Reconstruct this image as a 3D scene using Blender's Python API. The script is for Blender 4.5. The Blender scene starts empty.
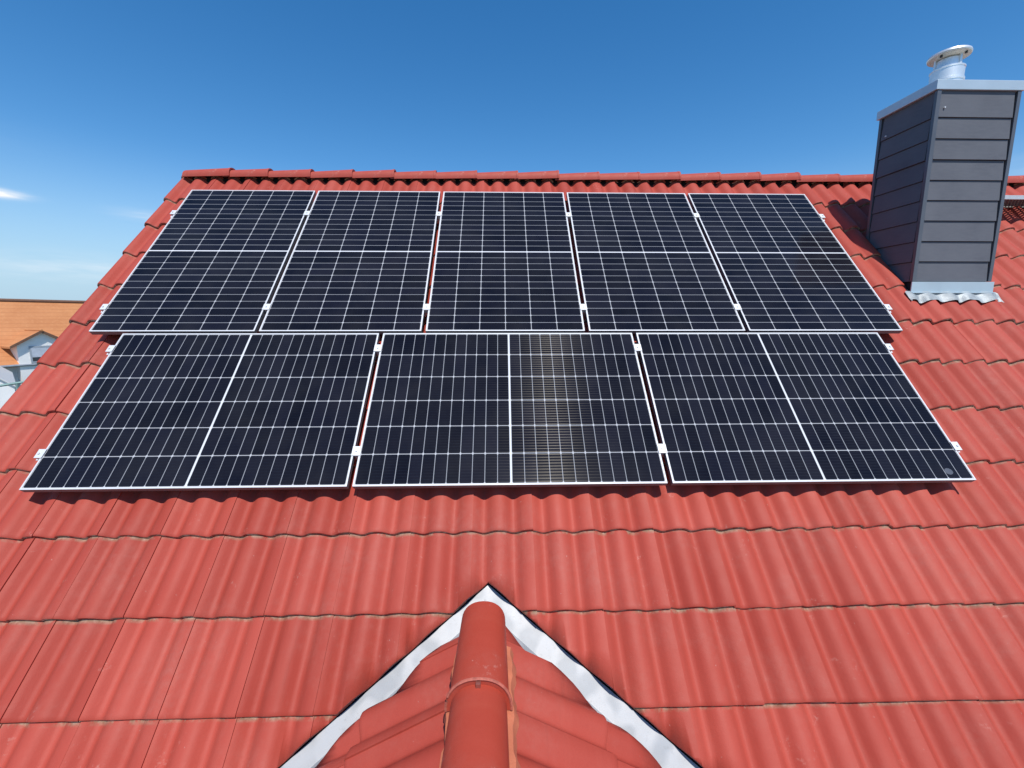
import bpy, bmesh, math, random
from mathutils import Vector, Matrix
random.seed(7)
R = math.radians
scene = bpy.context.scene
COL = scene.collection

# ------------------------------------------------------------------ camera, sky, sun, exposure
Z0 = 7.0                                   # height of the solar array's middle above the ground
TH = R(46)                                 # pitch of the main roof
C_, S_ = math.cos(TH), math.sin(TH)
cam_d = bpy.data.cameras.new('camera')
cam_d.sensor_width = 36.0
cam_d.lens = 436.095 / 1024 * 36.0
cam_d.clip_start = 0.05
cam_d.clip_end = 6000
cam = bpy.data.objects.new('camera', cam_d)
COL.objects.link(cam)
M = ((0.999651571607626, 0.0043906544187056, -0.02602801444941353),
     (-0.026392212894064224, 0.15012718023839355, -0.9883143633744393),
     (-0.0004318344101255714, 0.9886569434882073, 0.15019075075249433))
mw = Matrix([list(M[i]) + [0] for i in range(3)] + [[0, 0, 0, 1]])
cam.matrix_world = Matrix.Translation((-0.0372, -3.1355, Z0 + 0.0999)) @ mw
scene.camera = cam

SUN = Vector((0.115, -0.4872, 0.8681)).normalized()
sun_el = math.asin(SUN.z)
sun_az = math.atan2(SUN.x, SUN.y)          # clockwise from +Y
world = bpy.data.worlds.new("World")
scene.world = world
world.use_nodes = True
wn, wl = world.node_tree.nodes, world.node_tree.links
wn.clear()
wout = wn.new('ShaderNodeOutputWorld')
wbg = wn.new('ShaderNodeBackground')
sky = wn.new('ShaderNodeTexSky')
sky.sky_type = 'NISHITA'
sky.sun_disc = False
sky.sun_elevation = sun_el
sky.sun_rotation = sun_az
sky.altitude = 300
sky.air_density = 1.0
sky.dust_density = 0.1
sky.ozone_density = 1.6
wbg.inputs['Strength'].default_value = 0.12
wl.new(wbg.outputs[0], wout.inputs[0])

sun_d = bpy.data.lights.new('sun', 'SUN')
sun_d.energy = 4.8
sun_d.angle = R(0.5)
sun_d.color = (1.0, 0.955, 0.89)
sun = bpy.data.objects.new('sun', sun_d)
sun.rotation_euler = SUN.to_track_quat('Z', 'Y').to_euler()
sun.location = (0, -10, 30)
COL.objects.link(sun)
vs = scene.view_settings
vs.view_transform = 'Standard'
vs.look = 'None'
vs.exposure = 0.0
vs.gamma = 1.0
vs.use_curve_mapping = False

# thin clouds low in the sky: part of the sky itself
def wnode(t, **kw):
    n = wn.new(t)
    for k, v in kw.items():
        setattr(n, k, v)
    return n
def wmath(op, a, b=None):
    n = wnode('ShaderNodeMath', operation=op)
    for i, v in enumerate((a, b)):
        if v is None: continue
        if isinstance(v, (int, float)): n.inputs[i].default_value = v
        else: wl.new(v, n.inputs[i])
    return n.outputs[0]
wtc = wnode('ShaderNodeTexCoord')
wsep = wnode('ShaderNodeSeparateXYZ')
wl.new(wtc.outputs['Generated'], wsep.inputs[0])
az = wmath('ARCTAN2', wsep.outputs[0], wsep.outputs[1])
def cloud_blob(a0, z0, wa, wz, amp):
    da = wmath('DIVIDE', wmath('SUBTRACT', az, a0), wa)
    dz = wmath('DIVIDE', wmath('SUBTRACT', wsep.outputs[2], z0), wz)
    d2 = wmath('ADD', wmath('MULTIPLY', da, da), wmath('MULTIPLY', dz, dz))
    return wmath('MULTIPLY', wmath('POWER', 2.718, wmath('MULTIPLY', d2, -1.0)), amp)
wmap = wnode('ShaderNodeMapping')
wmap.inputs['Scale'].default_value = (9, 9, 60)
wl.new(wtc.outputs['Generated'], wmap.inputs[0])
wnz = wnode('ShaderNodeTexNoise')
wnz.inputs['Scale'].default_value = 1.38
wnz.inputs['Detail'].default_value = 5
wnz.inputs['Roughness'].default_value = 0.55
wl.new(wmap.outputs[0], wnz.inputs['Vector'])
blobs = None
for b in ((-0.822, 0.1765, 0.027, 0.0055, 3.0), (-0.73, 0.078, 0.16, 0.018, 0.42),
          (-0.645, 0.168, 0.04, 0.010, 0.5), (-1.2, 0.25, 0.2, 0.02, 1.0), (1.4, 0.2, 0.4, 0.03, 1.0)):
    o = cloud_blob(*b)
    blobs = o if blobs is None else wmath('ADD', blobs, o)
cl = wmath('MULTIPLY', blobs, wmath('MAXIMUM', wmath('MULTIPLY', wmath('SUBTRACT', wnz.outputs[0], 0.30), 2.2), 0.0))
clc = wnode('ShaderNodeClamp')
wl.new(cl, clc.inputs[0])
wmix = wnode('ShaderNodeMix', data_type='RGBA')
wl.new(clc.outputs[0], wmix.inputs['Factor'])
whs = wnode('ShaderNodeHueSaturation')
whs.inputs['Saturation'].default_value = 1.37
whs.inputs['Value'].default_value = 1.3
wl.new(sky.outputs[0], whs.inputs['Color'])
# pale blue band of air above the horizon
whz = wnode('ShaderNodeMapRange', interpolation_type='SMOOTHSTEP')
whz.inputs[1].default_value = 0.30; whz.inputs[2].default_value = -0.02
whz.inputs[3].default_value = 0.0; whz.inputs[4].default_value = 0.95
wl.new(wsep.outputs[2], whz.inputs[0])
whm = wnode('ShaderNodeMix', data_type='RGBA')
wl.new(whz.outputs[0], whm.inputs['Factor'])
wl.new(whs.outputs[0], whm.inputs[6])
whm.inputs[7].default_value = (3.3, 5.0, 6.7, 1)
wl.new(whm.outputs[2], wmix.inputs[6])
wmix.inputs[7].default_value = (8.2, 8.4, 8.7, 1)
wl.new(wmix.outputs[2], wbg.inputs['Color'])

# ------------------------------------------------------------------ helpers
def W(x, v, n):
    """roof coordinates (along ridge, up the slope, out of the slope) -> world"""
    return Vector((x, v * C_ - n * S_, Z0 + v * S_ + n * C_))

def obj(name, verts, faces, mat=None, parent=None, smooth=False, mats=None, fmat=None):
    me = bpy.data.meshes.new(name)
    me.from_pydata([tuple(v) for v in verts], [], faces)
    me.update()
    for m in (mats or ([mat] if mat else [])):
        me.materials.append(m)
    if fmat:
        me.polygons.foreach_set('material_index', fmat)
    if smooth:
        me.polygons.foreach_set('use_smooth', [True] * len(me.polygons))
    o = bpy.data.objects.new(name, me)
    COL.objects.link(o)
    if parent: o.parent = parent
    return o

def fix_normals(o):
    bm = bmesh.new(); bm.from_mesh(o.data)
    bmesh.ops.recalc_face_normals(bm, faces=bm.faces)
    bm.to_mesh(o.data); bm.free()
    return o

def empty(name, loc, rot=(0, 0, 0)):
    o = bpy.data.objects.new(name, None)
    o.location = loc; o.rotation_euler = rot
    o.empty_display_size = 0.2
    COL.objects.link(o)
    return o

def tag(o, label=None, cat=None, group=None, kind=None):
    for k, v in (('label', label), ('category', cat), ('group', group), ('kind', kind)):
        if v: o[k] = v
    return o

class MB:
    """collects shapes, links them as one mesh"""
    def __init__(s): s.v = []; s.f = []; s.m = []
    def add(s, vs, fs, m=0):
        b = len(s.v); s.v += [Vector(v) for v in vs]
        s.f += [[i + b for i in f] for f in fs]; s.m += [m] * len(fs)
        return s
    def box(s, lo, hi, m=0, xf=None, bev=0.0):
        (a, b, c), (d, e, f) = lo, hi
        if bev <= 0:
            vs = [(a,b,c),(d,b,c),(d,e,c),(a,e,c),(a,b,f),(d,b,f),(d,e,f),(a,e,f)]
            fs = [(3,2,1,0),(4,5,6,7),(0,1,5,4),(1,2,6,5),(2,3,7,6),(3,0,4,7)]
        else:
            bm = bmesh.new()
            bmesh.ops.create_cube(bm, size=1)
            for q in bm.verts:
                q.co = Vector(((a+d)/2 + q.co.x*(d-a), (b+e)/2 + q.co.y*(e-b), (c+f)/2 + q.co.z*(f-c)))
            bmesh.ops.bevel(bm, geom=bm.edges[:], offset=bev, segments=2, affect='EDGES', profile=0.6)
            bm.verts.index_update()
            vs = [q.co.copy() for q in bm.verts]; fs = [[q.index for q in p.verts] for p in bm.faces]
            bm.free()
        if xf: vs = [xf(*q) for q in vs]
        return s.add(vs, fs, m)
    def lathe(s, prof, n=32, c=(0,0,0), m=0, cap=True):
        vs = []; fs = []
        for r, z in prof:
            for i in range(n):
                a = 2*math.pi*i/n
                vs.append((c[0]+r*math.cos(a), c[1]+r*math.sin(a), c[2]+z))
        for j in range(len(prof)-1):
            for i in range(n):
                k = (i+1) % n
                fs.append((j*n+i, j*n+k, (j+1)*n+k, (j+1)*n+i))
        if cap:
            fs.append(tuple(reversed(range(n)))); fs.append(tuple((len(prof)-1)*n+i for i in range(n)))
        return s.add(vs, fs, m)
    def tube(s, pts, r, n=8, m=0):
        pts = [Vector(p) for p in pts]; vs = []; fs = []
        for i, p in enumerate(pts):
            t = (pts[min(i+1, len(pts)-1)] - pts[max(i-1, 0)]).normalized()
            up = Vector((0,0,1)) if abs(t.z) < 0.95 else Vector((1,0,0))
            a = t.cross(up).normalized(); b = a.cross(t)
            rr = r[i] if isinstance(r, (list, tuple)) else r
            for k in range(n):
                g = 2*math.pi*k/n
                vs.append(p + a*rr*math.cos(g) + b*rr*math.sin(g))
        for i in range(len(pts)-1):
            for k in range(n):
                l = (k+1) % n
                fs.append((i*n+k, i*n+l, (i+1)*n+l, (i+1)*n+k))
        fs.append(tuple(reversed(range(n)))); fs.append(tuple((len(pts)-1)*n+k for k in range(n)))
        return s.add(vs, fs, m)
    def build(s, name, mats, parent=None, smooth=False):
        if not isinstance(mats, (list, tuple)): mats = [mats]
        o = obj(name, s.v, s.f, None, parent, smooth, mats, s.m)
        if smooth:
            o.data.set_sharp_from_angle(angle=R(35))
        return o

# ------------------------------------------------------------------ materials
class NT:
    def __init__(s, name):
        s.m = bpy.data.materials.new(name); s.m.use_nodes = True
        s.t = s.m.node_tree; s.n = s.t.nodes; s.l = s.t.links
        s.b = s.n['Principled BSDF']; s.out = s.n['Material Output']
        s.tc = s.n.new('ShaderNodeTexCoord')
    def node(s, t, **kw):
        n = s.n.new(t)
        for k, v in kw.items(): setattr(n, k, v)
        return n
    def put(s, sock, v):
        if isinstance(v, bpy.types.NodeSocket): s.l.new(v, sock)
        else: sock.default_value = v
    def math(s, op, a, b=None, clamp=False):
        n = s.node('ShaderNodeMath', operation=op); n.use_clamp = clamp
        s.put(n.inputs[0], a)
        if b is not None: s.put(n.inputs[1], b)
        return n.outputs[0]
    def noise(s, scale, detail=4, rough=0.55, vec=None, sc3=None):
        n = s.node('ShaderNodeTexNoise')
        n.inputs['Scale'].default_value = scale; n.inputs['Detail'].default_value = detail
        n.inputs['Roughness'].default_value = rough
        v = vec or s.tc.outputs['Object']
        if sc3:
            mp = s.node('ShaderNodeMapping'); mp.inputs['Scale'].default_value = sc3
            s.l.new(v, mp.inputs[0]); v = mp.outputs[0]
        s.l.new(v, n.inputs['Vector'])
        return n.outputs['Fac']
    def ramp(s, fac, lo, hi):
        n = s.node('ShaderNodeMapRange'); n.inputs[1].default_value = lo; n.inputs[2].default_value = hi
        s.put(n.inputs[0], fac)
        return n.outputs[0]
    def mix(s, f, a, b):
        n = s.node('ShaderNodeMix', data_type='RGBA')
        s.put(n.inputs[0], f)
        s.put(n.inputs[6], a if isinstance(a, bpy.types.NodeSocket) else (*a, 1))
        s.put(n.inputs[7], b if isinstance(b, bpy.types.NodeSocket) else (*b, 1))
        return n.outputs[2]
    def bump(s, h, dist=0.002, strength=0.5):
        n = s.node('ShaderNodeBump'); n.inputs['Strength'].default_value = strength
        n.inputs['Distance'].default_value = dist
        s.put(n.inputs['Height'], h); s.l.new(n.outputs[0], s.b.inputs['Normal'])
    def set(s, **kw):
        for k, v in kw.items():
            s.put(s.b.inputs[k.replace('_', ' ')], (*v, 1) if isinstance(v, tuple) and len(v) == 3 else v)
        return s

def simple(name, col, rough=0.5, metal=0.0, var=0.12, scale=6, bump=0.0, spec=0.5):
    t = NT(name)
    f = t.noise(scale, 5)
    dark = tuple(c*(1-var) for c in col); lite = tuple(min(1, c*(1+var)) for c in col)
    t.set(Base_Color=t.mix(t.ramp(f, 0.3, 0.7), dark, lite), Roughness=rough, Metallic=metal)
    t.b.inputs['Specular IOR Level'].default_value = spec
    if bump: t.bump(t.noise(scale*12, 4), bump, 0.6)
    return t.m

def tile_material(name, base, lite, dark, rough=0.42, lichen=0.0):
    t = NT(name)
    at = t.node('ShaderNodeAttribute', attribute_name='tone')
    tone = at.outputs['Fac']
    big = t.noise(1.7, 5, 0.6)
    c = t.mix(t.ramp(big, 0.3, 0.72), base, lite)
    c = t.mix(t.math('MULTIPLY', tone, 0.6), c, dark)
    streak = t.noise(14, 4, 0.6, sc3=(1.0, 0.16, 0.16))
    c = t.mix(t.math('MULTIPLY', t.ramp(streak, 0.5, 0.8), 0.16), c, (lite[0]*1.05, lite[1]*1.5, lite[2]*1.5))
    dirt = t.math('MULTIPLY', t.ramp(t.noise(2.6, 7, 0.68), 0.48, 0.74), t.ramp(t.noise(30, 5, 0.7), 0.3, 0.7))
    c = t.mix(t.math('MULTIPLY', dirt, 0.42), c, (0.40, 0.165, 0.13))
    run = t.math('MULTIPLY', t.ramp(t.noise(40, 4, 0.65, sc3=(1.0, 0.07, 0.07)), 0.55, 0.75), t.ramp(t.noise(1.3, 3, 0.5), 0.4, 0.6))
    c = t.mix(t.math('MULTIPLY', run, 0.3), c, (0.24, 0.05, 0.035))
    speck = t.noise(60, 3, 0.5)
    c = t.mix(t.math('MULTIPLY', t.ramp(speck, 0.745, 0.79), 0.5), c, (0.62, 0.42, 0.36))
    fine = t.noise(220, 3, 0.6)
    c = t.mix(t.math('MULTIPLY', t.ramp(fine, 0.35, 0.7), 0.16), c, dark)
    scuff = t.math('MULTIPLY', t.ramp(t.noise(5, 2, 0.5), 0.62, 0.75), t.ramp(t.noise(38, 6, 0.75), 0.56, 0.68))
    c = t.mix(t.math('MULTIPLY', scuff, 0.65), c, (0.6, 0.34, 0.28))
    al = t.node('ShaderNodeAttribute', attribute_name='along').outputs['Fac']
    band = t.math('MULTIPLY', t.ramp(al, 0.372, 0.390), t.ramp(t.noise(11, 5, 0.7), 0.42, 0.54))
    c = t.mix(t.math('MULTIPLY', band, 0.8), c, t.mix(t.ramp(t.noise(50, 3), 0.4, 0.65), (0.20, 0.165, 0.10), (0.36, 0.30, 0.21)))
    if lichen:
        li = t.ramp(t.noise(16, 5, 0.7), 0.42, 0.58)
        lc = t.mix(t.ramp(t.noise(45, 3), 0.4, 0.65), (0.24, 0.21, 0.13), (0.55, 0.50, 0.36))
        c = t.mix(t.math('MULTIPLY', li, lichen), c, lc)
    t.set(Base_Color=c, Roughness=t.math('ADD', t.math('MULTIPLY', t.noise(9, 4), 0.22), rough - 0.11))
    t.b.inputs['Specular IOR Level'].default_value = 0.22
    hgt = t.math('ADD', t.math('MULTIPLY', t.noise(300, 3, 0.6), 0.35), t.noise(20, 4, 0.5))
    t.bump(hgt, 0.0026, 0.65)
    return t.m

TILE = tile_material('red_concrete_tile', (0.39, 0.060, 0.040), (0.44, 0.079, 0.055), (0.305, 0.042, 0.027), 0.58, 0.0)
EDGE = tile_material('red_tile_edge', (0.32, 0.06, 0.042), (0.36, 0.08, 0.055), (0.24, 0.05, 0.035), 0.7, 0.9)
RIDGE = tile_material('red_ridge_tile', (0.40, 0.056, 0.032), (0.44, 0.070, 0.043), (0.33, 0.042, 0.025), 0.5)
BEAD = simple('pale_tile_bead', (0.46, 0.125, 0.085), 0.6, 0, 0.25, 60, 0.002)  # paler red for the bead on the gable ridge tiles' lip
ALU = simple('anodised_aluminium', (0.60, 0.61, 0.63), 0.55, 0.12, 0.04, 30)
FSHADE = simple('frame_side_gap_shade', (0.16, 0.16, 0.17), 0.5, 0.2, 0.06, 30)  # silver frame's upright faces, darkened by colour for the shade in the gaps
RAILM = simple('mill_aluminium', (0.72, 0.73, 0.75), 0.4, 0.5, 0.06, 30)
ZINC = NT('zinc_sheet')
zf = ZINC.noise(8, 1, 0.3); zg = ZINC.noise(40, 5, 0.65)
zc = ZINC.mix(ZINC.ramp(zf, 0.44, 0.53), (0.31, 0.325, 0.34), (0.41, 0.42, 0.43))  # light and grey patches: reflections of the folds put into the colour
zs = ZINC.noise(3, 6, 0.7)
zc = ZINC.mix(ZINC.math('MULTIPLY', ZINC.ramp(zs, 0.5, 0.7), 0.35), zc, (0.27, 0.28, 0.285))
ZINC.set(Base_Color=ZINC.mix(ZINC.math('MULTIPLY', ZINC.ramp(zg, 0.58, 0.72), 0.4), zc, (0.25, 0.25, 0.25)),
         Roughness=0.5, Metallic=0.12)
ZINC.bump(ZINC.noise(7, 2, 0.4), 0.006, 0.5)
ZINC = ZINC.m
LEAD = simple('dressed_lead', (0.33, 0.36, 0.37), 0.5, 0.25, 0.2, 14, 0.004)
CAPM = simple('chimney_cap_metal', (0.48, 0.57, 0.62), 0.42, 0.3, 0.06, 5)
SLATE = NT('anthracite_fibre_cement')
sf = SLATE.noise(4, 5); sg = SLATE.noise(60, 4, 0.6, sc3=(0.2, 0.2, 1))
SLATE.set(Base_Color=SLATE.mix(SLATE.math('MULTIPLY', SLATE.ramp(sg, 0.35, 0.7), 0.5),
          SLATE.mix(SLATE.ramp(sf, 0.3, 0.7), (0.108, 0.114, 0.132), (0.130, 0.137, 0.156)), (0.143, 0.149, 0.166)), Roughness=0.6)
SLATE.b.inputs['Specular IOR Level'].default_value = 0.12
SLATE.bump(SLATE.noise(120, 3), 0.001, 0.4)
SLATE = SLATE.m
TRIM = simple('anthracite_trim', (0.11, 0.118, 0.135), 0.4, 0.2, 0.06, 8)
STEEL = simple('stainless_steel', (0.82, 0.82, 0.81), 0.42, 0.6, 0.06, 12)
CREAM = simple('cowl_underside', (0.62, 0.57, 0.48), 0.5, 0.2, 0.08, 12)
DARK = simple('black_plastic', (0.03, 0.03, 0.035), 0.6, 0, 0.1)
GRATE = simple('galvanised_dark', (0.20, 0.20, 0.21), 0.5, 0.5, 0.12, 15)
PLASTER = simple('white_plaster', (0.85, 0.84, 0.81), 0.85, 0, 0.04, 2.5, 0.002)
TERRA = simple('terracotta_vent_strip', (0.50, 0.15, 0.075), 0.7, 0, 0.12, 14, 0.003)
WOOD = simple('white_painted_board', (0.7, 0.69, 0.66), 0.5, 0, 0.06, 5)

def cell_material():
    t = NT('solar_cells_under_glass')
    sp = t.node('ShaderNodeSeparateXYZ'); t.l.new(t.tc.outputs['Object'], sp.inputs[0])
    x, y = sp.outputs[0], sp.outputs[1]
    px, py = 0.1866, 0.07255
    ux = t.math('DIVIDE', t.math('ADD', x, 3*px), px)
    ay = t.math('SUBTRACT', t.math('ABSOLUTE', y), 0.005)
    uy = t.math('DIVIDE', ay, py)
    def dist(u, p):
        f = t.math('FRACT', u)
        return t.math('MULTIPLY', t.math('MINIMUM', f, t.math('SUBTRACT', 1.0, f)), p)
    dx, dy = dist(ux, px), dist(uy, py)
    lx = t.math('LESS_THAN', dx, 0.0024)
    ly = t.math('LESS_THAN', dy, 0.0019)
    dia = t.math('LESS_THAN', t.math('ADD', dx, dy), 0.0095)
    mid = t.math('LESS_THAN', ay, 0.0)
    ox = t.math('GREATER_THAN', t.math('ABSOLUTE', x), 3*px)
    oy = t.math('GREATER_THAN', ay, 12*py)
    thin = t.math('MAXIMUM', lx, dia)
    wide = t.math('MAXIMUM', mid, t.math('MAXIMUM', ox, oy))
    white = t.math('MAXIMUM', thin, wide)
    # per-cell tint
    comb = t.node('ShaderNodeCombineXYZ')
    t.l.new(t.math('FLOOR', ux), comb.inputs[0]); t.l.new(t.math('FLOOR', t.math('DIVIDE', y, py)), comb.inputs[1])
    oi = t.node('ShaderNodeObjectInfo'); t.l.new(oi.outputs['Random'], comb.inputs[2])
    wnoise = t.node('ShaderNodeTexWhiteNoise'); t.l.new(comb.outputs[0], wnoise.inputs[0])
    cell = t.mix(wnoise.outputs['Value'], (0.005, 0.005, 0.009), (0.009, 0.009, 0.016))
    dust = t.ramp(t.noise(2.3, 6, 0.65), 0.35, 0.75)
    cell = t.mix(t.math('MULTIPLY', dust, 0.03), cell, (0.35, 0.33, 0.30))
    col = t.mix(t.math('MULTIPLY', ly, 0.42), cell, (0.62, 0.64, 0.68))
    col = t.mix(t.math('MULTIPLY', thin, 0.5), col, (0.70, 0.71, 0.74))
    col = t.mix(t.math('MULTIPLY', wide, 0.85), col, (0.72, 0.73, 0.76))
    # fine busbar wires along the panel's long side
    bx = t.math('MULTIPLY', t.math('ABSOLUTE', t.math('SUBTRACT', t.math('FRACT', t.math('DIVIDE', x, px/10)), 0.5)), px/10)
    bus = t.math('MULTIPLY', t.math('LESS_THAN', bx, 0.0013), t.math('SUBTRACT', 1.0, white))
    t.set(Base_Color=col, Roughness=0.1)
    t.b.inputs['IOR'].default_value = 1.45
    t.b.inputs['Specular IOR Level'].default_value = 0.16
    an = t.node('ShaderNodeBsdfAnisotropic') if hasattr(bpy.types, 'ShaderNodeBsdfAnisotropic') else t.node('ShaderNodeBsdfGlossy')
    an.inputs['Color'].default_value = (0.55, 0.52, 0.46, 1)
    an.inputs['Roughness'].default_value = 0.72
    if 'Anisotropy' in an.inputs: an.inputs['Anisotropy'].default_value = 0.93
    tg = t.node('ShaderNodeVectorTransform', vector_type='VECTOR', convert_from='OBJECT', convert_to='WORLD')
    tg.inputs[0].default_value = (0, 1, 0)
    if 'Tangent' in an.inputs: t.l.new(tg.outputs[0], an.inputs['Tangent'])
    mx = t.node('ShaderNodeMixShader')
    t.l.new(t.math('MULTIPLY', bus, 0.075), mx.inputs[0])
    t.l.new(t.b.outputs[0], mx.inputs[1]); t.l.new(an.outputs[0], mx.inputs[2])
    t.l.new(mx.outputs[0], t.out.inputs[0])
    return t.m
CELLS = cell_material()

# ------------------------------------------------------------------ ground
def ground_material():
    t = NT('village_ground')
    g = t.mix(t.ramp(t.noise(0.9, 6), 0.3, 0.7), (0.05, 0.08, 0.025), (0.09, 0.12, 0.04))
    p = t.mix(t.ramp(t.noise(3, 6), 0.3, 0.7), (0.20, 0.19, 0.18), (0.28, 0.27, 0.25))
    t.set(Base_Color=t.mix(t.ramp(t.noise(0.06, 3), 0.5, 0.53), g, p), Roughness=0.9)
    return t.m
gm = MB()
Gs = 3000
gm.add([(-Gs, -Gs, 0), (Gs, -Gs, 0), (Gs, Gs, 0), (-Gs, Gs, 0)], [(0, 1, 2, 3)])
tag(gm.build('ground', ground_material()), kind='structure')
asph = simple('asphalt', (0.05, 0.05, 0.052), 0.9, 0, 0.2, 2, 0.004)
rd = MB()
rd.add([(-17, -300, .004), (-12, -300, .004), (-12, 300, .004), (-17, 300, .004)], [(0, 1, 2, 3)])
tag(rd.build('road', asph), kind='structure')
kb = MB()
for xk in (-17.15, -12):
    kb.box((xk, -300, 0), (xk + .15, 300, .12), bev=.01)
tag(kb.build('kerb', simple('kerb_stone', (0.32, 0.31, 0.3), 0.85, 0, 0.1, 2)), kind='structure')

# ------------------------------------------------------------------ the house
house = empty('house', (0, 0, 0))
tag(house, 'house with red wavy concrete tile roof and small front gable, carrying the solar panels', 'house')

TILT = 0.024
TW, TP = 0.3325, 0.394           # tile cover width and course spacing
def profile(u):
    a = 2*math.pi*(u + 0.018)/(TW/2)
    c = 0.5 + 0.5 * math.cos(a - 0.42*math.sin(a) - 0.10)       # steeper on its left flank
    return 0.044 * c ** 1.08

def tile_sheet(name, xf, u0, ncols, vlist, vtop, nbase, parent, nu=22, cuts=(), keep=None, left_flange=False, seed=1, L=0.444):
    """one sheet of overlapping tiles; xf maps (u, v, n) to the world"""
    rnd = random.Random(seed)
    V, F, FM, TN, SM = [], [], [], [], []
    AL_ = {}
    for v0 in vlist:
        for i in range(ncols):
            dn = rnd.gauss(0, 0.0012); du = rnd.gauss(0, 0.0012); dv = rnd.gauss(0, 0.0018)
            tl = rnd.gauss(0, 0.0024); tone = min(1, max(0, rnd.gauss(0.42, 0.36)))
            us = [TW*k/nu for k in range(nu+1)] + [TW + 0.006]
            if left_flange and i == 0: us = [-0.036, -0.03, -0.02, -0.01] + us
            rows = [0.0, 0.006, 0.02, L*0.5, TP - 0.03, L]
            rows = [r for r in rows if v0 + r <= vtop + 1e-6] or [0.0]
            if rows[-1] < L and v0 + rows[-1] < vtop: rows.append(vtop - v0)
            if len(rows) < 2: continue
            b = len(V); nn = len(us)
            def hgt(u, s):
                uu = min(u, TW)
                h = profile(uu) + TILT*(1 - s/L) + nbase + dn + tl*(u/TW - .5)
                if u > TW*0.93: h += 0.0045*min(1, (u - TW*0.93)/(TW*0.05))
                if u < 0: h = nbase + dn + profile(0) + TILT*(1 - s/L) - (abs(u)/0.036)**2*0.028
                return h
            for s in rows:
                for u in us:
                    h = hgt(u, s)
                    if s == 0.0: h -= 0.004
                    AL_[len(V)] = s if L < 0.5 else 0.0
                    V.append(xf(u0 + i*TW + u + du, v0 + s + dv, h))
            for j in range(len(rows)-1):
                for k in range(nn-1):
                    F.append((b+j*nn+k, b+j*nn+k+1, b+(j+1)*nn+k+1, b+(j+1)*nn+k)); FM.append(0); TN.append(tone); SM.append(True)
            # front edge
            b2 = len(V)
            for u in us:
                h = hgt(u, 0) - 0.004
                V.append(xf(u0 + i*TW + u + du, v0 + dv, h)); V.append(xf(u0 + i*TW + u + du, v0 + dv - 0.003, h - 0.013))
                V.append(xf(u0 + i*TW + u + du, v0 + dv + 0.05, h - 0.018))
            for k in range(nn-1):
                q = b2 + 3*k
                F.append((q, q+1, q+4, q+3)); FM.append(1); TN.append(tone); SM.append(False)
                F.append((q+1, q+2, q+5, q+4)); FM.append(1); TN.append(tone); SM.append(False)
            # right lip
            b3 = len(V)
            for s in rows:
                h = hgt(us[-1], s)
                V.append(xf(u0 + i*TW + us[-1] + du, v0 + s + dv, h - (0.004 if s == 0 else 0)))
                V.append(xf(u0 + i*TW + us[-1] + du - 0.002, v0 + s + dv, h - 0.018))
            for j in range(len(rows)-1):
                q = b3 + 2*j
                F.append((q, q+1, q+3, q+2)); FM.append(0); TN.append(tone); SM.append(False)
            if left_flange and i == 0:      # verge: down-turned outer face
                b4 = len(V)
                for s in rows:
                    h = hgt(us[0], s)
                    V.append(xf(u0 + us[0] + du, v0 + s + dv, h - (0.004 if s == 0 else 0)))
                    V.append(xf(u0 + us[0] + du - 0.003, v0 + s + dv, h - 0.10))
                for j in range(len(rows)-1):
                    q = b4 + 2*j
                    F.append((q, q+2, q+3, q+1)); FM.append(0); TN.append(tone); SM.append(False)
                h = hgt(us[0], 0) - .004
                b5 = len(V)
                V += [xf(u0 + us[0] + du, v0 + dv, h), xf(u0 + us[0] + du - .003, v0 + dv, h - .10),
                      xf(u0 + us[0] + du + .02, v0 + dv, h - .10), xf(u0 + us[0] + du + .02, v0 + dv, h)]
                F.append((b5, b5+1, b5+2, b5+3)); FM.append(1); TN.append(tone); SM.append(False)
    o = obj(name, V, F, None, parent, False, [TILE, EDGE], FM)
    me = o.data
    at = me.attributes.new('tone', 'FLOAT', 'FACE')
    at.data.foreach_set('value', TN)
    at2 = me.attributes.new('along', 'FLOAT', 'POINT')
    at2.data.foreach_set('value', [AL_.get(i, 0.0) for i in range(len(V))])
    me.polygons.foreach_set('use_smooth', SM)
    if keep:
        bm = bmesh.new(); bm.from_mesh(me)
        for co, no in cuts:
            bmesh.ops.bisect_plane(bm, geom=bm.verts[:] + bm.edges[:] + bm.faces[:], plane_co=co, plane_no=no, dist=1e-5)
        dele = [f for f in bm.faces if not keep(f.calc_center_median())]
        bmesh.ops.delete(bm, geom=dele, context='FACES')
        # give the cut edge a visible thickness
        cutE = []
        for e in bm.edges:
            if len(e.link_faces) == 1:
                for co, no in cuts:
                    n = Vector(no).normalized()
                    if all(abs((q.co - Vector(co)).dot(n)) < 2e-4 for q in e.verts):
                        cutE.append(e); break
        r = bmesh.ops.extrude_edge_only(bm, edges=cutE)
        dv = Vector(xf(0, 0, -0.026)) - Vector(xf(0, 0, 0))
        for g in r['geom']:
            if isinstance(g, bmesh.types.BMVert): g.co += dv
            if isinstance(g, bmesh.types.BMFace): g.smooth = False; g.material_index = 0
        bm.to_mesh(me); bm.free()
    return o

X0 = -0.12                       # the front gable's ridge line
AL = math.atan(0.585)            # its pitch
YOUT, KOUT = -1.072, 0.563       # where the main tiles are cut
YV, KV = -1.118, 0.565           # the valley line itself
YIN = -1.195                     # where the gable's tiles are cut
RY = 1.61                        # the main ridge
ZV = 1.0355*YV - 0.19            # height of the gable's roof sheet at its ridge

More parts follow.
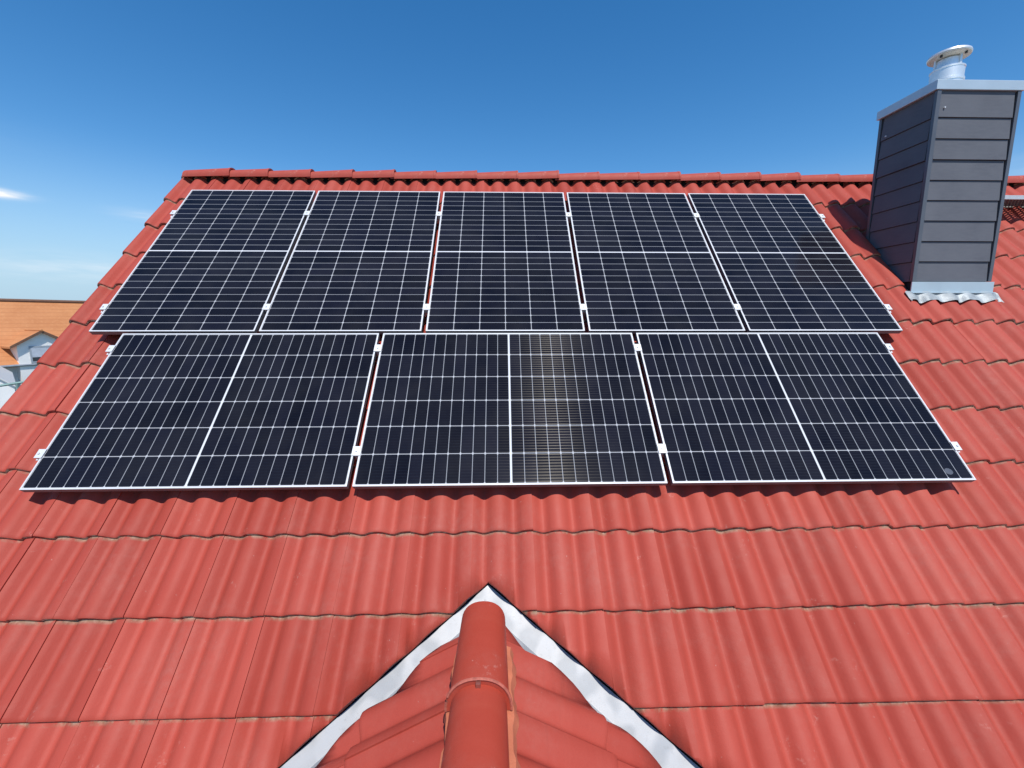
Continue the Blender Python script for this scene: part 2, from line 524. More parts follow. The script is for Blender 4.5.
XA, VA, KA = -0.106, -1.635, 0.808      # tip and slope of the main tiles' cut line, on the roof
Vv = Vector((0, C_, S_))
cutsM = [(tuple(W(XA, VA, 0)), tuple(Vector((KA, 0, 0)) - Vv)), (tuple(W(XA, VA, 0)), tuple(Vector((KA, 0, 0)) + Vv))]
def in_gable(c): return c.y*C_ + (c.z - Z0)*S_ < VA - KA*abs(c.x - XA)
vl = [0.196 - TP*k for k in range(-5, 11)]
roof = tile_sheet('roof', W, -3.194, 34, vl, 2.205, -0.141, house, nu=22, cuts=cutsM,
                  keep=lambda c: not in_gable(c), left_flange=True, seed=3)
def Wb(u, v, n):
    p = W(u, v, n)
    return Vector((-p.x + 4.9, 2*RY - p.y, p.z))
tile_sheet('roof', Wb, -3.194, 34, vl[:-2], 2.205, -0.141, house, nu=8, seed=5)

# front gable roof
ca, sa = math.cos(AL), math.sin(AL)
def Dl(u, v, n):
    return Vector((X0 + v*ca - n*sa, -u, Z0 + ZV + v*sa + n*ca))
def Dr(u, v, n):
    return Vector((X0 - v*ca + n*sa, u, Z0 + ZV + v*sa + n*ca))
dvl = [-0.56 - TP*k for k in range(0, 7)]
for xf, sgn, u0 in ((Dl, -1, 1.02), (Dr, 1, -3.4+.03)):
    tile_sheet('front_gable_roof', xf, u0, 7, [dvl[0] + TP] + dvl if False else dvl, -0.03, 0.006, house, nu=22,
               cuts=[((X0, YIN, Z0), (sgn*KV, 1, 0))],
               keep=lambda c: c.y < YIN - KV*abs(c.x - X0), seed=8 + sgn, L=0.56)

# valley flashing: outer flange on the main roof, inner flange under the gable's tiles
def main_z(y, n): return Z0 + 1.0355*y + n/C_
for sgn in (-1, 1):
    A, B_, n_ = [], [], 40
    vs, fs = [], []
    for i in range(n_ + 1):
        d = 2.7*i/n_
        x = X0 + sgn*d
        yv = YV - KV*d; yi = YV - 0.27 - KV*d
        zv = main_z(yv, -0.140)
        zi = Z0 + ZV - 0.585*d - 0.004
        po = W(x, VA + .05 - KA*abs(x - XA), -0.143); pm = W(x, VA - .005 - KA*abs(x - XA), -0.139)
        vs += [tuple(po), tuple(pm), (x, yv, zv), (x, yv - 0.012, max(zi, zv + .004)), (x, yi, zi)]
    for i in range(n_):
        for k in range(4):
            q = i*5 + k
            f = (q, q+1, q+6, q+5)
            fs.append(f if sgn < 0 else f[::-1])
    o = obj('valley_flashing', vs, fs, ZINC, house)
    fix_normals(o)
VSHADE = simple('valley_shade_black', (0.012, 0.012, 0.013), 0.9, spec=0.1)
for sgn in (-1, 1):              # added black strip standing in for the shade along the cut tiles
    f_ = MB(); vs = []
    for d in (0.0, 2.6):
        x = XA + sgn*d
        for dv_, n_ in ((-.005, -.1375), (.003, -.1375), (.003, -.150), (-.005, -.150)):
            vs.append(W(x, VA + dv_*1.28 - KA*d, n_))
    f_.add(vs, [(0, 1, 5, 4), (1, 2, 6, 5), (2, 3, 7, 6), (3, 0, 4, 7), (0, 3, 2, 1), (4, 5, 6, 7)])
    fix_normals(f_.build('valley_shade_strip', VSHADE, house))
sm = MB()
sm.tube([(X0, YV + .03, main_z(YV + .03, -0.139)), (X0, YV, main_z(YV, -0.137)), (X0, YV - 0.2, Z0 + ZV - 0.002)], 0.0035, 6)
sm.build('flashing_seam', ZINC, house)

# ridge tiles
def ridge_mesh(L, r0, r1, h0, h1, lip=0.012, clip=False):
    """half barrel along +x, wider end (with lip) at +x, standing on z=0"""
    m = MB(); n = 18
    sts = [(0, 0), (L*.5, .5), (L - .022, .95), (L - .019, None), (L, None)]
    prof = []
    for x, t in sts:
        if t is None: r, h = r1 + lip*.55, h1 + lip*.55
        else: r, h = r0 + (r1 - r0)*t, h0 + (h1 - h0)*t
        prof.append((x, r, h))
    rings = prof + [(L - .001, r1 - .012, h1 - .012), (0.001, r0 - .012, h0 - .012)]
    vs = []
    for x, r, h in rings:
        for k in range(n+1):
            a = math.pi*k/n
            cx, sx = math.cos(a), math.sin(a)
            vs.append((x, r*math.copysign(abs(cx)**0.9, cx), h*max(0, sx)**0.85))
    fs = []
    for j in range(len(rings)):
        j2 = (j+1) % len(rings)
        for k in range(n):
            fs.append((j*(n+1)+k, j2*(n+1)+k, j2*(n+1)+k+1, j*(n+1)+k+1))
    m.add(vs, fs)
    return m
def tone_attr(o, v):
    at = o.data.attributes.new('tone', 'FLOAT', 'FACE')
    at.data.foreach_set('value', [v]*len(o.data.polygons))
rm = ridge_mesh(0.455, 0.080, 0.090, 0.078, 0.094, .004)
proto = rm.build('ridge_tile', TILE, house, True); tone_attr(proto, .4)
fix_normals(proto)
zr = Z0 + 1.484
xs = [-3.15] + [-2.735 - .04 + .415*i for i in range(0, 27)]
for i, x in enumerate(xs):
    o = proto if i == 0 else proto.copy()
    if i: COL.objects.link(o); o.parent = house
    o.location = (x - .02, RY + random.gauss(0, .003), zr + random.gauss(0, .0025))
    o.rotation_euler = (random.gauss(0, .012), R(-0.9) + random.gauss(0, .006), random.gauss(0, .008))
eb = MB()                       # closed left end of the ridge
eb.add([(-3.172, RY + .08*math.cos(math.pi*k/14), zr + .078*math.sin(math.pi*k/14)) for k in range(15)] +
       [(-3.184, RY + .08*math.cos(math.pi*k/14), zr + .078*math.sin(math.pi*k/14)) for k in range(15)],
       [tuple(range(15)), tuple(range(29, 14, -1))] + [(k, k+15, k+16, k+1) for k in range(14)])
e = eb.build('ridge_end_cap', TILE, house); tone_attr(e, .4)
rl = MB()                       # dark ventilation roll under the ridge tiles
for s in (-1, 1):
    rl.box((-3.12, RY + s*.016 - .01, zr - .05), (8.3, RY + s*.016 + .01, zr + .03))
rl.build('ridge_vent_roll', simple('black_vent_roll', (0.015, 0.013, 0.013), 0.9, spec=0.1), house)

gm_ = ridge_mesh(0.46, 0.100, 0.110, 0.108, 0.116, .014)
gp = gm_.build('ridge_tile', RIDGE, house, True); tone_attr(gp, .35)
fix_normals(gp)
zg_ = Z0 - 1.278
gy = [-1.322 - .425*i for i in range(5)]
for i, y in enumerate(gy):
    o = gp if i == 0 else gp.copy()
    if i: COL.objects.link(o); o.parent = house
    o.location = (X0, y, zg_ - .004 + .002*(i % 2))
    o.rotation_euler = (0, R(-1.0), R(-90))
for o_, y in [(None, y) for y in gy[:4]]:
    bd = MB()
    L0 = y - .46
    pts = [(X0 + .1165*math.copysign(abs(math.cos(a))**.9, math.cos(a)), L0 + .003, zg_ + .004 + .1245*max(0, math.sin(a))**.85)
           for a in [math.pi*k/24 for k in range(25)]]
    bd.tube(pts, .0055, 6)
    b_ = bd.build('lip_bead', BEAD, house, True)
cp = MB()
cp.box((X0 - .009, gy[0] - .475, zg_ + .098), (X0 + .009, gy[0] - .44, zg_ + .124), bev=.003)
cp.box((X0 - .006, gy[0] - .463, zg_ + .085), (X0 + .006, gy[0] - .458, zg_ + .124), bev=.001)
cp.build('ridge_clip', simple('red_coated_clip', (0.36, 0.12, 0.09), 0.4, 0.5), house)
for s in (-1, 1):
    vsx = MB()
    n_ = 60
    ys = [-1.47 - 1.8*i/n_ for i in range(n_ + 1)]
    vs = []
    for i, y in enumerate(ys):
        wob = .006*math.sin(y*31) + .004*math.sin(y*77 + s)
        hw = .006*math.sin(y*38)
        vs += [(X0 + s*.085, y, zg_ + .006), (X0 + s*(.112 + wob*.6 + (.010 if s > 0 else 0)), y, zg_ - .012 + hw), (X0 + s*(.116 + wob + (.020 if s > 0 else 0)), y, zg_ - .046 + hw)]
    fs = []
    for i in range(n_):
        for k in range(2):
            f = (i*3+k, i*3+k+1, i*3+k+4, i*3+k+3)
            fs.append(f)
    vsx.add(vs, fs)
    fix_normals(vsx.build('ridge_vent_strip', TERRA, house, True))

# walls below the roof
wm = MB()
ey = -2.15; wy2 = 2*RY - ey; ez = main_z(ey, -0.30); rz = main_z(RY, -0.30)
prof = [(ey, 0), (wy2, 0), (wy2, ez), (RY, rz), (ey, ez)]
xa, xb = -3.05, 7.95
wm.add([(xa, y, z) for y, z in prof] + [(xb, y, z) for y, z in prof],
       [(0, 1, 2, 3, 4)[::-1], (5, 6, 7, 8, 9)] + [(k, (k+1) % 5, 5 + (k+1) % 5, 5 + k) for k in range(5)])
hw = 2.35
gz = Z0 + ZV - .07
prof = [(X0 - hw, 0), (X0 + hw, 0), (X0 + hw, gz - .585*hw), (X0, gz), (X0 - hw, gz - .585*hw)]
wm.add([(x, -3.1, z) for x, z in prof] + [(x, -1.6 - (.0 if i != 3 else 0), z) for i, (x, z) in enumerate(prof)],
       [(0, 1, 2, 3, 4), (5, 6, 7, 8, 9)[::-1]] + [(5 + k, 5 + (k+1) % 5, (k+1) % 5, k) for k in range(5)])
fix_normals(wm.build('wall', PLASTER, house))
bb = MB()                       # barge board under the left verge
for sg in (1, -1):
    a = W(-3.2, -3.75, -.16); b = W(-3.2, 2.2, -.16)
    def fl(p): return p if sg == 1 else Vector((p.x, 2*RY - p.y, p.z))
    a2, b2 = a + Vector((0, 0, -.22)), b + Vector((0, 0, -.22))
    q = [fl(p) for p in (a, b, b2, a2)]
    bb.add(q + [p + Vector((.03, 0, 0)) for p in q], [(0,1,2,3), (7,6,5,4), (0,4,5,1), (1,5,6,2), (2,6,7,3), (3,7,4,0)])
fix_normals(bb.build('barge_board', WOOD, house))

# ------------------------------------------------------------------ chimney (part of the house)
cx0, cx1, cy0, cy1 = 3.324, 3.976, 0.420, 0.930
zt = Z0 + 1.825
KC = 0.9737
def hz(z): return 0.0999 + (z - 0.0999)*KC
ch = MB()
ch.box((cx0 + .02, cy0 + .02, Z0 - .3), (cx1 - .02, cy1 - .02, zt))
chimney = ch.build('chimney', DARK, house)
clad = MB()
lines = [hz(q) for q in (1.835, 1.6716, 1.513, 1.356, 1.2, 1.044, .884, .722, .559, .397)]
for i in range(len(lines)-1):
    zb, ztp = Z0 + lines[i+1] + .0035, Z0 + lines[i] - .0005
    if i == 0: ztp = zt - .003
    jit = random.gauss(0, .0008)
    # lapped boards: lower edge stands prouder than the upper edge
    for side in range(4):
        if side == 0:   p0, p1, nrm = (cx0 + .028, cy0), (cx1 - .034, cy0), (0, -1)
        elif side == 1: p0, p1, nrm = (cx1, cy0 + .03), (cx1, cy1 - .03), (1, 0)
        elif side == 2: p0, p1, nrm = (cx1 - .03, cy1), (cx0 + .03, cy1), (0, 1)
        else:           p0, p1, nrm = (cx0, cy1 - .03), (cx0, cy0 + .03), (-1, 0)
        o0, o1 = .004 + jit, -.006 + jit
        vs = []
        for (p, q) in ((p0, p1),):
            for pt in (p, q):
                vs += [(pt[0] + nrm[0]*o0, pt[1] + nrm[1]*o0, zb), (pt[0] + nrm[0]*o1, pt[1] + nrm[1]*o1, ztp),
                       (pt[0] - nrm[0]*.018, pt[1] - nrm[1]*.018, ztp), (pt[0] - nrm[0]*.018, pt[1] - nrm[1]*.018, zb)]
        clad.add(vs, [(0, 4, 5, 1), (1, 5, 6, 2), (3, 7, 4, 0), (0, 1, 2, 3), (7, 6, 5, 4)])
fix_normals(clad.build('cladding', SLATE, chimney))
for (x, y, sx, sy) in ((cx0, cy0, 1, 1), (cx1, cy0, -1, 1), (cx0, cy1, 1, -1), (cx1, cy1, -1, -1)):
    t = MB()
    w = .026 if sx > 0 else .022
    zb = Z0 + .392 if sy > 0 else Z0 + .7
    xa_, xb_ = sorted((x - sx*.006, x + sx*w)); ya_, yb_ = sorted((y - sy*.006, y + sy*.02))
    t.box((xa_, ya_, zb), (xb_, yb_, zt - .002), bev=.002)
    t.build('corner_trim', TRIM, chimney)
cap = MB()
ov = .022
cap.box((cx0 - ov, cy0 - ov + .01, zt), (cx1 + ov, cy1 + ov, zt + .070), bev=.004)
cap.build('chimney_cap', CAPM, chimney)
for (x, z) in ((cx0 + .065, 1.70),):
    sc = MB()
    sc.add([(x + .006*math.cos(a*math.pi/4), cy0 - .011, Z0 + z + .006*math.sin(a*math.pi/4)) for a in range(8)] +
           [(x + .006*math.cos(a*math.pi/4), cy0 + .002, Z0 + z + .006*math.sin(a*math.pi/4)) for a in range(8)],
           [tuple(range(8)), tuple(range(15, 7, -1))] + [(k, (k+1) % 8, 8 + (k+1) % 8, 8 + k) for k in range(8)])
    fix_normals(sc.build('screw_head', ALU, chimney))
sc = MB(); sc.box((cx0 - .012, cy0 + .42, Z0 + 1.65), (cx0, cy0 + .432, Z0 + 1.662), bev=.002)
sc.build('screw_head', ALU, chimney)
fx, fy, fz = 3.640, 0.695, zt + .070
fp = MB()
fp.lathe([(.140, 0), (.138, .006), (.112, .02), (.106, .03), (.106, .105), (.112, .108), (.112, .124), (.106, .127), (.106, .20),
          (.110, .203), (.110, .212), (.086, .216), (.080, .28)], 40, (fx, fy, fz))
fp.build('flue_pipe', STEEL, chimney, True)
cw = MB()
zd = fz + .318
cw.lathe([(.02, -.05), (.075, -.03), (.125, -.012), (.133, -.016)], 40, (fx, fy, zd), 1)
cw.lathe([(.133, -.0155), (.137, -.006), (.133, .008), (.09, .026), (.02, .036)], 40, (fx, fy, zd), 0)
for k in range(3):
    a = R(40 + 120*k)
    cw.box((fx + .084*math.cos(a) - .008, fy + .084*math.sin(a) - .008, fz + .20), (fx + .084*math.cos(a) + .008, fy + .084*math.sin(a) + .008, zd - .02), 0)
for a in (R(200), R(20), R(-70)):
    cw.lathe([(.009, -.032), (.009, -.012)], 10, (fx + .108*math.cos(a), fy + .108*math.sin(a), zd), 2)
cw.build('rain_cowl', [STEEL, CREAM, DARK], chimney, True)
# base flashing: upstand in front, dressed apron over the tiles
bf = MB()
bf.box((cx0 - .015, cy0 - .016, Z0 + .300), (cx1 + .02, cy0 - .008, Z0 + .388))
bf.box((cx0 - .015, cy0 - .03, Z0 + .296), (cx1 + .02, cy0 - .016, Z0 + .303))
fix_normals(bf.build('base_flashing', CAPM, chimney))
for s, x in ((-1, cx0 - .008), (1, cx1 + .002)):
    bf = MB()
    y0_, y1_ = cy0 - .012, cy1 + .01
    a0, a1 = main_z(y0_, -.14), main_z(y1_, -.14)
    vs = []
    for xx in (x, x + .006):
        vs += [(xx, y0_, a0), (xx, y1_, a1), (xx, y1_, a1 + .05), (xx, y0_, a0 + .06)]
    bf.add(vs, [(0,1,2,3), (7,6,5,4), (0,4,5,1), (1,5,6,2), (2,6,7,3), (3,7,4,0)])
    fix_normals(bf.build('side_flashing', TRIM, chimney))  # dark trim colour stands in for the shadow beside the chimney
ap = MB()
nx_, ny_ = 90, 8
xa, xb = cx0 - .07, cx1 + .06
vs = []
for j in range(ny_ + 1):
    tt = j/ny_
    for i in range(nx_ + 1):
        x = xa + (xb - xa)*i/nx_
        sh = .05*(1 - tt) if x < cx0 else 0
        v = .510 - tt*(.105 + .008*math.sin(x*23)) - (0.02 if i in (0, nx_) else 0)
        u = (x + 3.194) % TW
        cu = round((0.196 - v)/TP - .5) if False else 0
        k = math.floor((v - vl[-1] + 1e-6)/TP); s = (v - vl[-1]) - k*TP
        n = profile(u)*(.25 + .42*tt) + .016 + TILT*(1 - s/(TP + .05)) - .138 + .009 + .006*math.sin(x*57 + tt*3)*tt + (1 - tt)*.02
        vs.append(W(x, v, n))
fs = [(j*(nx_+1)+i, (j+1)*(nx_+1)+i, (j+1)*(nx_+1)+i+1, j*(nx_+1)+i+1) for j in range(ny_) for i in range(nx_)]
ap.add(vs, fs)
ap.build('lead_apron', LEAD, chimney, True)

# ------------------------------------------------------------------ chimney sweep's walkway
wk = empty('roof_walkway', (4.15, 1.15, Z0 + 1.19))
tag(wk, 'dark metal grating walkway on brackets on the red roof behind the chimney', 'walkway')
ga = MB()
L_, D_, H_ = 1.3, .30, .03
def wb(lo, hi, m=0): ga.box(lo, hi, m)
wb((0, -D_/2 - .003, -.004), (L_, -D_/2 + .012, H_))
fr = MB()
fr.box((0, -D_/2 - .004, -.006), (L_, -D_/2 + .010, H_), bev=.002)
fr.box((0, D_/2 - .010, -.006), (L_, D_/2 + .004, H_), bev=.002)
fr.box((-.002, -D_/2 + .010, -.005), (.012, D_/2 - .010, H_ - .001)); fr.box((L_ - .012, -D_/2 + .010, -.005), (L_ + .002, D_/2 - .010, H_ - .001))
fr.build('walkway_frame', simple('galvanised_bright', (0.62, 0.62, 0.62), 0.45, 0.4, .08, 20), wk)
ga = MB()
n1 = 40
for i in range(1, n1):
    x = L_*i/n1
    ga.box((x - .006, -D_/2 + .010, .002), (x + .006, D_/2 - .010, .0245))
for j in range(1, 10):
    y = -D_/2 + D_*j/10
    ga.box((.012, y - .005, .0035), (L_ - .012, y + .005, .023))
ga.build('grating', GRATE, wk)
for x in (.25, 1.05):
    b = MB()
    b.box((x - .018, -D_/2 + .02, -.012), (x + .018, D_/2 + .02, -.0065))
    b.tube([(x, -D_/2 + .03, -.012), (x, -D_/2 + .10, -.17)], .009, 8)
    b.tube([(x, D_/2, -.01), (x, -D_/2 + .1, -.17), (x, -D_/2 + .02, -.26)], .008, 8)
    b.build('bracket', GRATE, wk)

# ------------------------------------------------------------------ solar panels
PW, PH, GAP, GV, GL = 1.140, 1.772, 0.0310, 0.0210, 0.0307
DU = 0.0206
FT = 0.035
def frame_mb():
    m = MB(); w, h = PW/2, PH/2; lip = .0095
    sec = [(0, 0), (0, -FT), (.028, -FT), (.028, -FT + .002), (.002, -FT + .002), (.002, -.008), (lip, -.0045), (lip, 0)]
    # walk the four mitred corners
    cor = [(-w, -h, 1, 1), (w, -h, -1, 1), (w, h, -1, -1), (-w, h, 1, -1)]
    vs = []; k = len(sec)
    for (x, y, sx, sy) in cor:
        for (o, z) in sec:
            vs.append((x + sx*o, y + sy*o, z))
    fs = []
    for c in range(4):
        d = (c+1) % 4
        for i in range(k):
            j = (i+1) % k
            fs.append((c*k+i, d*k+i, d*k+j, c*k+j))
    return m.add(vs, fs)
pproto = None
RT = Matrix.Rotation(TH, 4, 'X')
def clone_tree(o, parent=None):
    c = o.copy(); COL.objects.link(c)
    if parent: c.parent = parent
    for ch_ in o.children: clone_tree(ch_, c)
    return c
def panel(x, v, land, label, group):
    global pproto
    if pproto is None:
        pproto = empty('solar_panel', (0, 0, 0))
        fo = frame_mb().build('frame', [ALU, FSHADE], pproto)
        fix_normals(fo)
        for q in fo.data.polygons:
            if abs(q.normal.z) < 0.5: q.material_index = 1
        g = MB(); w, h = PW/2 - .0055, PH/2 - .0055
        g.box((-w, -h, -.0068), (w, h, -.0022))
        g.build('glass_sheet', CELLS, pproto)
        jb = MB(); jb.box((-.08, .02, -.03), (.08, .12, -.0075), bev=.003)
        jb.build('junction_box', DARK, pproto)
        r = pproto
    else:
        r = clone_tree(pproto)
    rot = RT @ (Matrix.Rotation(R(90), 4, 'Z') if land else Matrix.Identity(4))
    r.rotation_euler = rot.to_euler()
    r.location = W(x, v, 0)
    tag(r, label, 'solar panel', group)
    return r
WU = 5*PW + 4*GAP
ul = ['upright solar panel at the left end of the upper row, by the roof verge',
      'second upright solar panel from the left end of the upper row',
      'middle upright solar panel of the upper row of five',
      'fourth upright solar panel from the left in the upper row, second from the chimney end',
      'upright solar panel at the right end of the upper row, nearest the chimney']
for i in range(5):
    panel(-WU/2 + PW/2 + i*(PW + GAP), GV/2 + PH/2, False, ul[i], 'upright panels of the upper row')
LL = 3*PH + 2*GL
ll = ['sideways solar panel at the left end of the lower row',
      'sideways solar panel in the middle of the lower row, above the small gable',
      'sideways solar panel at the right end of the lower row, grey spot near lower corner']
lp = [panel(-LL/2 + DU + PH/2 + i*(PH + GL), -GV/2 - PW/2, True, ll[i], 'sideways panels of the lower row') for i in range(3)]
sp_ = MB()
sp_.add([(-PW/2 + .055 + .02*math.cos(a*math.pi/8), -PH/2 + .13 + .024*math.sin(a*math.pi/8), -.0016) for a in range(16)] + [(-PW/2 + .055, -PH/2 + .13, -.0008)],
        [(k, (k+1) % 16, 16) for k in range(16)])
sp_.build('grey_spot', simple('blue_grey_spot', (0.06, 0.07, 0.095), 0.6), lp[2])  # small flat blue-grey disc on the glass

# rails with their clamps
def clamp_mb(w, end):
    m = MB()
    if not end:
        m.box((-w/2 - .010, -.030, .0012), (w/2 + .010, .030, .0055), bev=.001)
        m.box((-w/2 + .004, -.026, -.034), (w/2 - .004, .026, .001))
        m.lathe([(.0065, 0), (.0065, .006)], 10, (0, 0, .0056))
    else:
        m.box((-.010, -.028, .0012), (.032, .028, .0055), bev=.001)
        m.box((.003, -.026, -.034), (.028, .026, .001))
        m.box((.028, -.026, -.034), (.05, .026, -.030))
        m.lathe([(.0065, 0), (.0065, .006)], 10, (.016, 0, .0056))
    return m
cmesh = {}
CLAMP = simple('clamp_aluminium', (0.66, 0.67, 0.68), 0.5, 0.2, 0.03, 30)
def rail(v, x0, x1, gaps, gw, label):
    r = empty('mounting_rail', W(0, v, 0), (TH, 0, 0))
    tag(r, label, 'rail', 'mounting rails under the panels')
    m = MB()
    m.box((x0 - .03, -.02, -.0745), (x1 + .03, .02, -.0358), bev=.002)
    m.build('rail_profile', RAILM, r)
    for i, x in enumerate([x0] + gaps + [x1]):
        end = i in (0, len(gaps) + 1)
        o = clamp_mb(gw, end).build('end_clamp' if end else 'mid_clamp', CLAMP, r)
        o.location = (x, 0, 0)
        if i == 0: o.rotation_euler = (0, 0, math.pi)
    # roof hooks holding the rail on the battens
    for k in range(6):
        x = x0 + .25 + (x1 - x0 - .5)*k/5
        h = MB(); h.box((x - .018, -.03, -.125), (x + .018, -.0205, -.045)); h.box((x - .018, -.0205, -.082), (x + .018, .16, -.0755))
        h.build('roof_hook', RAILM, r)
ug = [-WU/2 + (i+1)*PW + (i+.5)*GAP for i in range(4)]
lg = [-LL/2 + DU + (i+1)*PH + (i+.5)*GL for i in range(2)]
rail(1.42, -WU/2, WU/2, ug, GAP, 'aluminium rail with clamps holding the top of the upper panel row')
rail(0.247, -WU/2, WU/2, ug, GAP, 'aluminium rail with clamps holding the bottom of the upper panel row')
rail(-0.15, -LL/2 + DU, LL/2 + DU, lg, GL, 'aluminium rail with clamps holding the top of the lower panel row')
rail(-0.934, -LL/2 + DU, LL/2 + DU, lg, GL, 'aluminium rail with clamps holding the bottom of the lower panel row')

# ------------------------------------------------------------------ neighbours on the left
def orange_tiles():
    t = NT('orange_clay_tiles')
    sp = t.node('ShaderNodeSeparateXYZ'); t.l.new(t.tc.outputs['Object'], sp.inputs[0])
    row = t.math('FRACT', t.math('DIVIDE', sp.outputs[2], 0.24))
    edge = t.math('LESS_THAN', row, 0.14)
    c = t.mix(t.ramp(t.noise(0.8, 5), 0.3, 0.7), (0.46, 0.175, 0.06), (0.54, 0.225, 0.085))
    c = t.mix(t.math('MULTIPLY', t.ramp(t.noise(7, 3), 0.5, 0.7), 0.3), c, (0.62, 0.30, 0.13))
    c = t.mix(t.math('MULTIPLY', edge, 0.35), c, (0.30, 0.10, 0.035))
    t.set(Base_Color=c, Roughness=0.75)
    t.bump(row, 0.03, 0.5)
    return t.m
ORANGE = orange_tiles()
GLASSD = simple('window_glass', (0.05, 0.06, 0.07), 0.08, 0, 0.1)
GREYP = simple('grey_paint', (0.34, 0.38, 0.42), 0.6, 0, 0.08)
BROWN = simple('brown_edge_board', (0.17, 0.085, 0.05), 0.7)

E_ = Vector((0.46, 0.89, 0)).normalized(); G_ = Vector((E_.y, -E_.x, 0))
cam_p = Vector((-0.0372, -3.1355, Z0 + .0999))
def at_dir(xy, zy, dist):
    """point seen along (x/y, z/y) at a given horizontal distance"""
    k = dist/math.hypot(xy, 1)
    return cam_p + Vector((xy*k, k, zy*k))
ap_ = at_dir(-1.0215, -0.0275, 40.0)          # tip of the dormer's gable
nb = empty('neighbour_house', (0, 0, 0))
ang = math.atan2(E_.y, E_.x)
nb.location = (ap_.x, ap_.y, 0); nb.rotation_euler = (0, 0, ang)
tag(nb, 'neighbouring white house with big orange tiled roof and a gabled dormer', 'house')
# local: x along its ridge, -y towards us (outwards), z up
za = ap_.z
pitch = 0.86
qd = 0.0                                       # dormer front at y = 0
rx0, rx1 = -24, 26
eave_y, eave_z = -0.12, za - 2.0
ridge_y = 4.4
ridge_z = eave_z + pitch*(ridge_y - eave_y)
def prism(m, profl, x0, x1):
    n = len(profl)
    m.add([(x0, y, z) for y, z in profl] + [(x1, y, z) for y, z in profl],
          [tuple(range(n))[::-1], tuple(range(n, 2*n))] + [(k, (k+1) % n, n + (k+1) % n, n + k) for k in range(n)])
m = MB(); by = 2*ridge_y - eave_y
prism(m, [(eave_y, eave_z), (eave_y, eave_z - .16), (ridge_y, ridge_z - .2), (by, eave_z - .16), (by, eave_z), (ridge_y, ridge_z)], -2.6, rx1)
nroof = fix_normals(m.build('roof', ORANGE, nb))
m = MB(); m.tube([(-2.6, ridge_y, ridge_z + .02), (rx1, ridge_y, ridge_z + .02)], .13, 10)
m.build('ridge_course', BROWN, nroof)
m = MB(); prism(m, [(eave_y + .5, 0), (eave_y + .5, eave_z - .1), (ridge_y, ridge_z - .5), (by - .5, eave_z - .1), (by - .5, 0)], -2.3, rx1 - .3)
fix_normals(m.build('wall', PLASTER, nb))
m = MB(); m.tube([(-2.6, eave_y - .07, eave_z - .06), (rx1, eave_y - .07, eave_z - .06)], .075, 8)
m.build('gutter', simple('zinc_gutter', (0.35, 0.37, 0.4), 0.5, .4), nb)
m = MB()                                       # dormer roof: two sloped slabs running back into the roof
dw, dh, dl = 1.45, 0.92, 2.6
for s in (-1, 1):
    vs = []
    for (y, zo) in ((-.34, 0), (dl, 0)):
        vs += [(0, y, za + .0), (s*dw, y, za - dh), (s*dw, y, za - dh - .12), (0, y, za - .12)]
    m.add(vs, [(0, 4, 5, 1), (3, 2, 6, 7), (1, 5, 6, 2), (0, 1, 2, 3), (4, 7, 6, 5)])
dorm = fix_normals(m.build('dormer', ORANGE, nb))
m = MB()
for s in (-1, 1):
    vs = []
    for y in (-.38, -.342):
        vs += [(0, y, za + .03), (s*dw, y, za - dh + .03), (s*dw, y, za - dh - .13), (0, y, za - .13)]
    m.add(vs, [(0, 1, 2, 3), (7, 6, 5, 4), (0, 4, 5, 1), (2, 6, 7, 3), (1, 5, 6, 2)])
fix_normals(m.build('dormer_barge_board', BROWN, dorm))
m = MB(); m.tube([(0, -.42, za + .01), (0, 2.0, za + .01)], .06, 8)
m.build('dormer_ridge', ORANGE, dorm)
m = MB(); w2 = 1.12
prof = [(-w2, 1.0), (w2, 1.0), (w2, za - .82), (0, za - .115), (-w2, za - .82)]
m.add([(x, -.16, z) for x, z in prof] + [(x, 2.6, z) for x, z in prof],
      [(0, 1, 2, 3, 4), (9, 8, 7, 6, 5)] + [(5 + k, 5 + (k+1) % 5, (k+1) % 5, k) for k in range(5)])
fix_normals(m.build('dormer_wall', PLASTER, dorm))
m = MB()
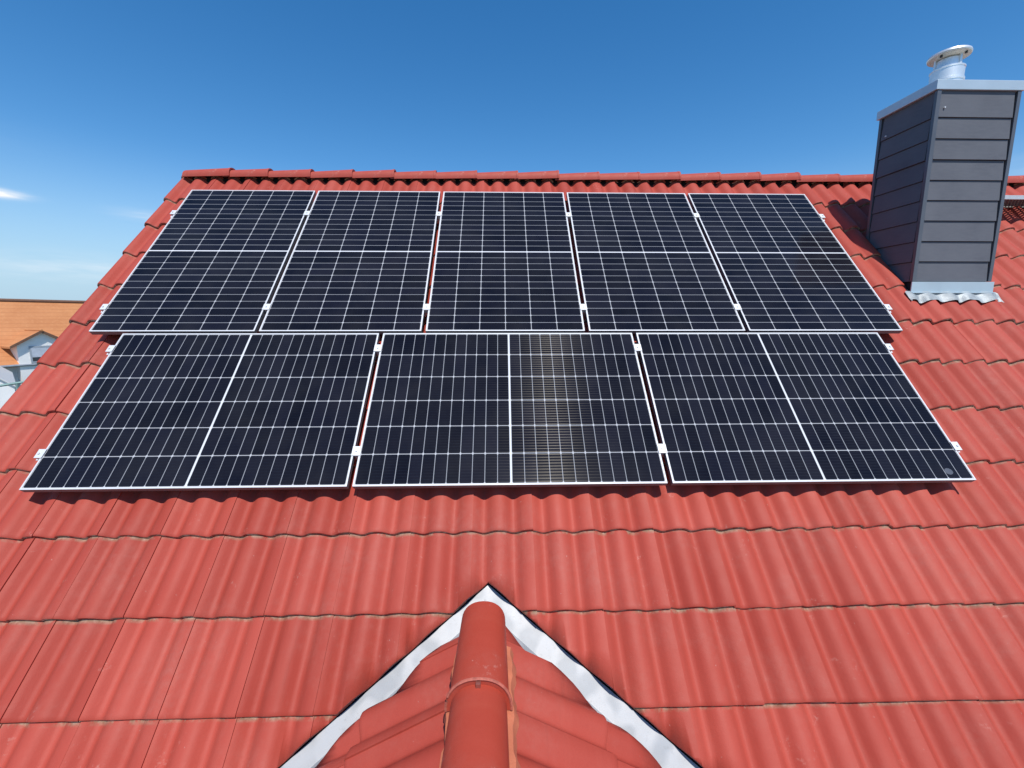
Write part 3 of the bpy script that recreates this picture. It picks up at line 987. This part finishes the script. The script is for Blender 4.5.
for lo, hi in (((-.62, -.21, za - 1.05), (.75, -.162, za - .93)), ((-.62, -.21, za - 1.95), (.75, -.162, za - 1.87)),
               ((-.62, -.21, za - 1.87), (-.54, -.162, za - 1.05)), ((.67, -.21, za - 1.87), (.75, -.162, za - 1.05))):
    m.box(lo, hi)
m.build('dormer_window_frame', GREYP, dorm)
m = MB(); m.box((-.54, -.19, za - 1.87), (.67, -.164, za - 1.05))
m.build('dormer_window_pane', GLASSD, dorm)
m = MB(); m.box((-.54, -.205, za - 1.62), (.67, -.191, za - 1.05))
m.build('dormer_roller_blind', simple('blind_grey', (0.5, 0.54, 0.6), 0.6), dorm)

# white house in front of it, lower left, and the rail of a terrace
wp = at_dir(-1.126, -0.108, 31.0)
wh = empty('white_house', (wp.x, wp.y, 0), (0, 0, R(48)))
tag(wh, 'white rendered house corner at the left edge below the orange roof', 'house')
m = MB(); hh = wp.z
prof = [(-7, 0), (.42, 0), (.42, hh - .95), (-3.3, hh + 2.6), (-7, hh - .95)]
m.add([(x, 0, z) for x, z in prof] + [(x, 8, z) for x, z in prof],
      [(0, 1, 2, 3, 4), (9, 8, 7, 6, 5)] + [(5 + k, 5 + (k+1) % 5, (k+1) % 5, k) for k in range(5)])
fix_normals(m.build('wall', PLASTER, wh))
m = MB()
for s_ in (-1, 1):
    vs = []
    for y in (-.1, 8.2):
        vs += [(-3.3, y, hh + 2.70), (-3.3 + s_*3.8, y, hh - .96), (-3.3 + s_*3.8, y, hh - 1.02), (-3.3, y, hh + 2.62)]
    m.add(vs, [(0, 1, 2, 3), (7, 6, 5, 4), (0, 4, 5, 1), (1, 5, 6, 2), (2, 6, 7, 3)])
fix_normals(m.build('roof', WOOD, wh))
hp = at_dir(-1.118, -0.150, 27.0)
hr = empty('terrace_handrail', (hp.x, hp.y, 0), (0, 0, R(47)))
tag(hr, 'thin grey green handrail on posts in front of the white house wall', 'handrail')
m = MB(); m.tube([(-2.5, 0, hp.z - .3), (2.2, 0, hp.z + .28)], .05, 8)
GR = simple('grey_green_tube', (0.22, 0.33, 0.30), 0.5, .2)
m.build('rail_tube', GR, hr)
for x in (-1.2, .35, 1.9):
    m = MB(); m.tube([(x, 0, 0), (x, 0, hp.z + .008 + x*.123)], .045, 8); m.build('post', GR, hr)
